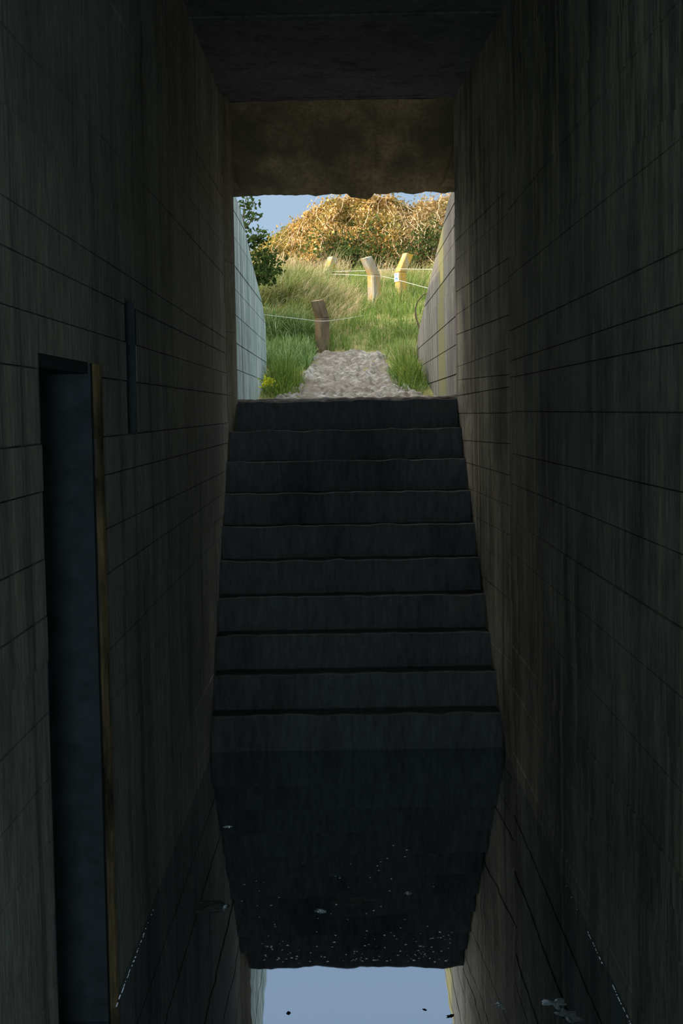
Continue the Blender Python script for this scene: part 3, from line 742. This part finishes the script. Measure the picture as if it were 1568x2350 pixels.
lump('foam_scrap', (735, 2091), .014, .018, .005, M_scum, 'pale scrap of foam beside the sunken stone', 'foam', 5, .4, .9)
lump('foam_scrap', (522, 1897), .016, .012, .004, M_scum, 'small grey scum scrap floating far up the water on the left', 'foam', 6)
lump('foam_scrap', (938, 2050), .010, .012, .004, M_scum, 'tiny pale scum scrap right of the sunken stone', 'foam', 7)
lump('foam_scrap', (1148, 2308), .012, .022, .004, M_scum, 'pale scum scrap in the reflection of the right wall', 'foam', 8, .2)
fp = lump('foam_patch', (1274, 2303), .026, .030, .003, M_scum, 'ragged shiny foam patch near the foot of the right wall', 'foam', 21, .5, 1.3)
p0 = fp.location; q = atZ(1302, 2332, 0)
fr = blob_mesh('e', .030, .040, .003, 23, M_debris, 30, 1.2).build('wet_scum', M_scumd, fp); fr.location = fp.rotation_euler.to_matrix().inverted() @ Vector((q[0]-p0.x, q[1]-p0.y, 0)); fr['label'] = 'duller frilly side of the patch'
lump('dark_leaf', (662, 2325), .006, .010, .0025, M_leafdark, 'dark dead leaf on the left of the reflected sky', 'leaf', 11)
lump('dark_leaf', (975, 2317), .006, .007, .002, M_leafdark, 'small dark leaf right of centre in the reflected sky', 'leaf', 12, .5)
lump('dark_twig', (1034, 2332), .0085, .014, .002, M_leafdark, 'dark curled twig at the right edge of the reflected sky', 'twig', 13, -.5)

# ------------------------------------------------------------------ light
wd = bpy.data.worlds.new('world'); S.world = wd; wd.use_nodes = True; nt = wd.node_tree; nt.nodes.clear()
out = nt.nodes.new('ShaderNodeOutputWorld'); bg = nt.nodes.new('ShaderNodeBackground')
tc = nt.nodes.new('ShaderNodeTexCoord'); sp = nt.nodes.new('ShaderNodeSeparateXYZ'); nt.links.new(tc.outputs['Generated'], sp.inputs[0])
rp = ramp(nt, [(0, (.46, .61, .77)), (.1, (.41, .56, .74)), (.3, (.37, .51, .69)), (.52, (.40, .53, .70)), (.72, (1.0, 1.0, 1.0)), (1, (1.0, 1.0, 1.0))], sp.outputs[2])
zb = N(nt, 'ShaderNodeMapRange', interpolation_type='SMOOTHSTEP'); nt.links.new(sp.outputs[2], zb.inputs[0]); zb.inputs[1].default_value = .56; zb.inputs[2].default_value = .68
SUN = Vector((.76, .46, -.46)).normalized()
dt = N(nt, 'ShaderNodeVectorMath', operation='DOT_PRODUCT'); nt.links.new(tc.outputs['Generated'], dt.inputs[0]); dt.inputs[1].default_value = -SUN
mr = N(nt, 'ShaderNodeMapRange', interpolation_type='SMOOTHSTEP'); nt.links.new(dt.outputs['Value'], mr.inputs[0]); mr.inputs[1].default_value = .1; mr.inputs[2].default_value = 1.0
gl = mix(nt, 1.0, mix(nt, mr.outputs[0], (0, 0, 0), (2.2, 2.0, 1.6)), mix(nt, 1.0, rp.outputs[0], mix(nt, zb.outputs[0], (0, 0, 0), (2.0, 2.2, 2.3)), 'ADD'), 'ADD')
GD = Vector((-.75, .55, .37)).normalized()      # sky glow out of view, added to brighten the right wall
d2 = N(nt, 'ShaderNodeVectorMath', operation='DOT_PRODUCT'); nt.links.new(tc.outputs['Generated'], d2.inputs[0]); d2.inputs[1].default_value = GD
m2 = N(nt, 'ShaderNodeMapRange', interpolation_type='SMOOTHSTEP'); nt.links.new(d2.outputs['Value'], m2.inputs[0]); m2.inputs[1].default_value = .73; m2.inputs[2].default_value = .96
gl = mix(nt, 1.0, gl, mix(nt, m2.outputs[0], (0, 0, 0), (8.0, 7.2, 5.9)), 'ADD')
nt.links.new(gl, bg.inputs[0]); bg.inputs[1].default_value = 1.0; nt.links.new(bg.outputs[0], out.inputs[0])
sl = bpy.data.lights.new('sun', 'SUN'); so = bpy.data.objects.new('sun', sl); COL.objects.link(so)
sl.energy = 6.6; sl.angle = math.radians(.6); sl.color = (1.0, .83, .58)
so.rotation_euler = SUN.to_track_quat('-Z', 'Y').to_euler(); so.location = (-6, 4, 9)
# sky portal at the bunker mouth (guides sampling only)
pl = bpy.data.lights.new('portal', 'AREA'); po = bpy.data.objects.new('portal', pl); COL.objects.link(po)
pl.shape = 'RECTANGLE'; pl.size = 1.3; pl.size_y = 1.7; pl.cycles.is_portal = True
po.location = (.01, 8.7, 2.2); po.rotation_euler = (-PI/2, 0, 0)
# weak cool fill lamp, added unseen behind the viewer to lift the darkest tones
al = bpy.data.lights.new('added_fill_lamp', 'AREA'); ao = bpy.data.objects.new('added_fill_lamp', al); COL.objects.link(ao)
al.shape = 'DISK'; al.size = .5; al.energy = 22; al.color = (.70, .93, 1.0)
ao.location = (0.0, -1.6, 1.5); ao.rotation_euler = (PI/2-.35, 0, 0)

vs = S.view_settings; vs.view_transform = 'Standard'; vs.look = 'None'; vs.exposure = 0; vs.gamma = 1; vs.use_curve_mapping = False
S.cycles.max_bounces = 8; S.cycles.diffuse_bounces = 5; S.cycles.glossy_bounces = 3; S.cycles.sample_clamp_indirect = 4.0
S.cycles.use_denoising = True
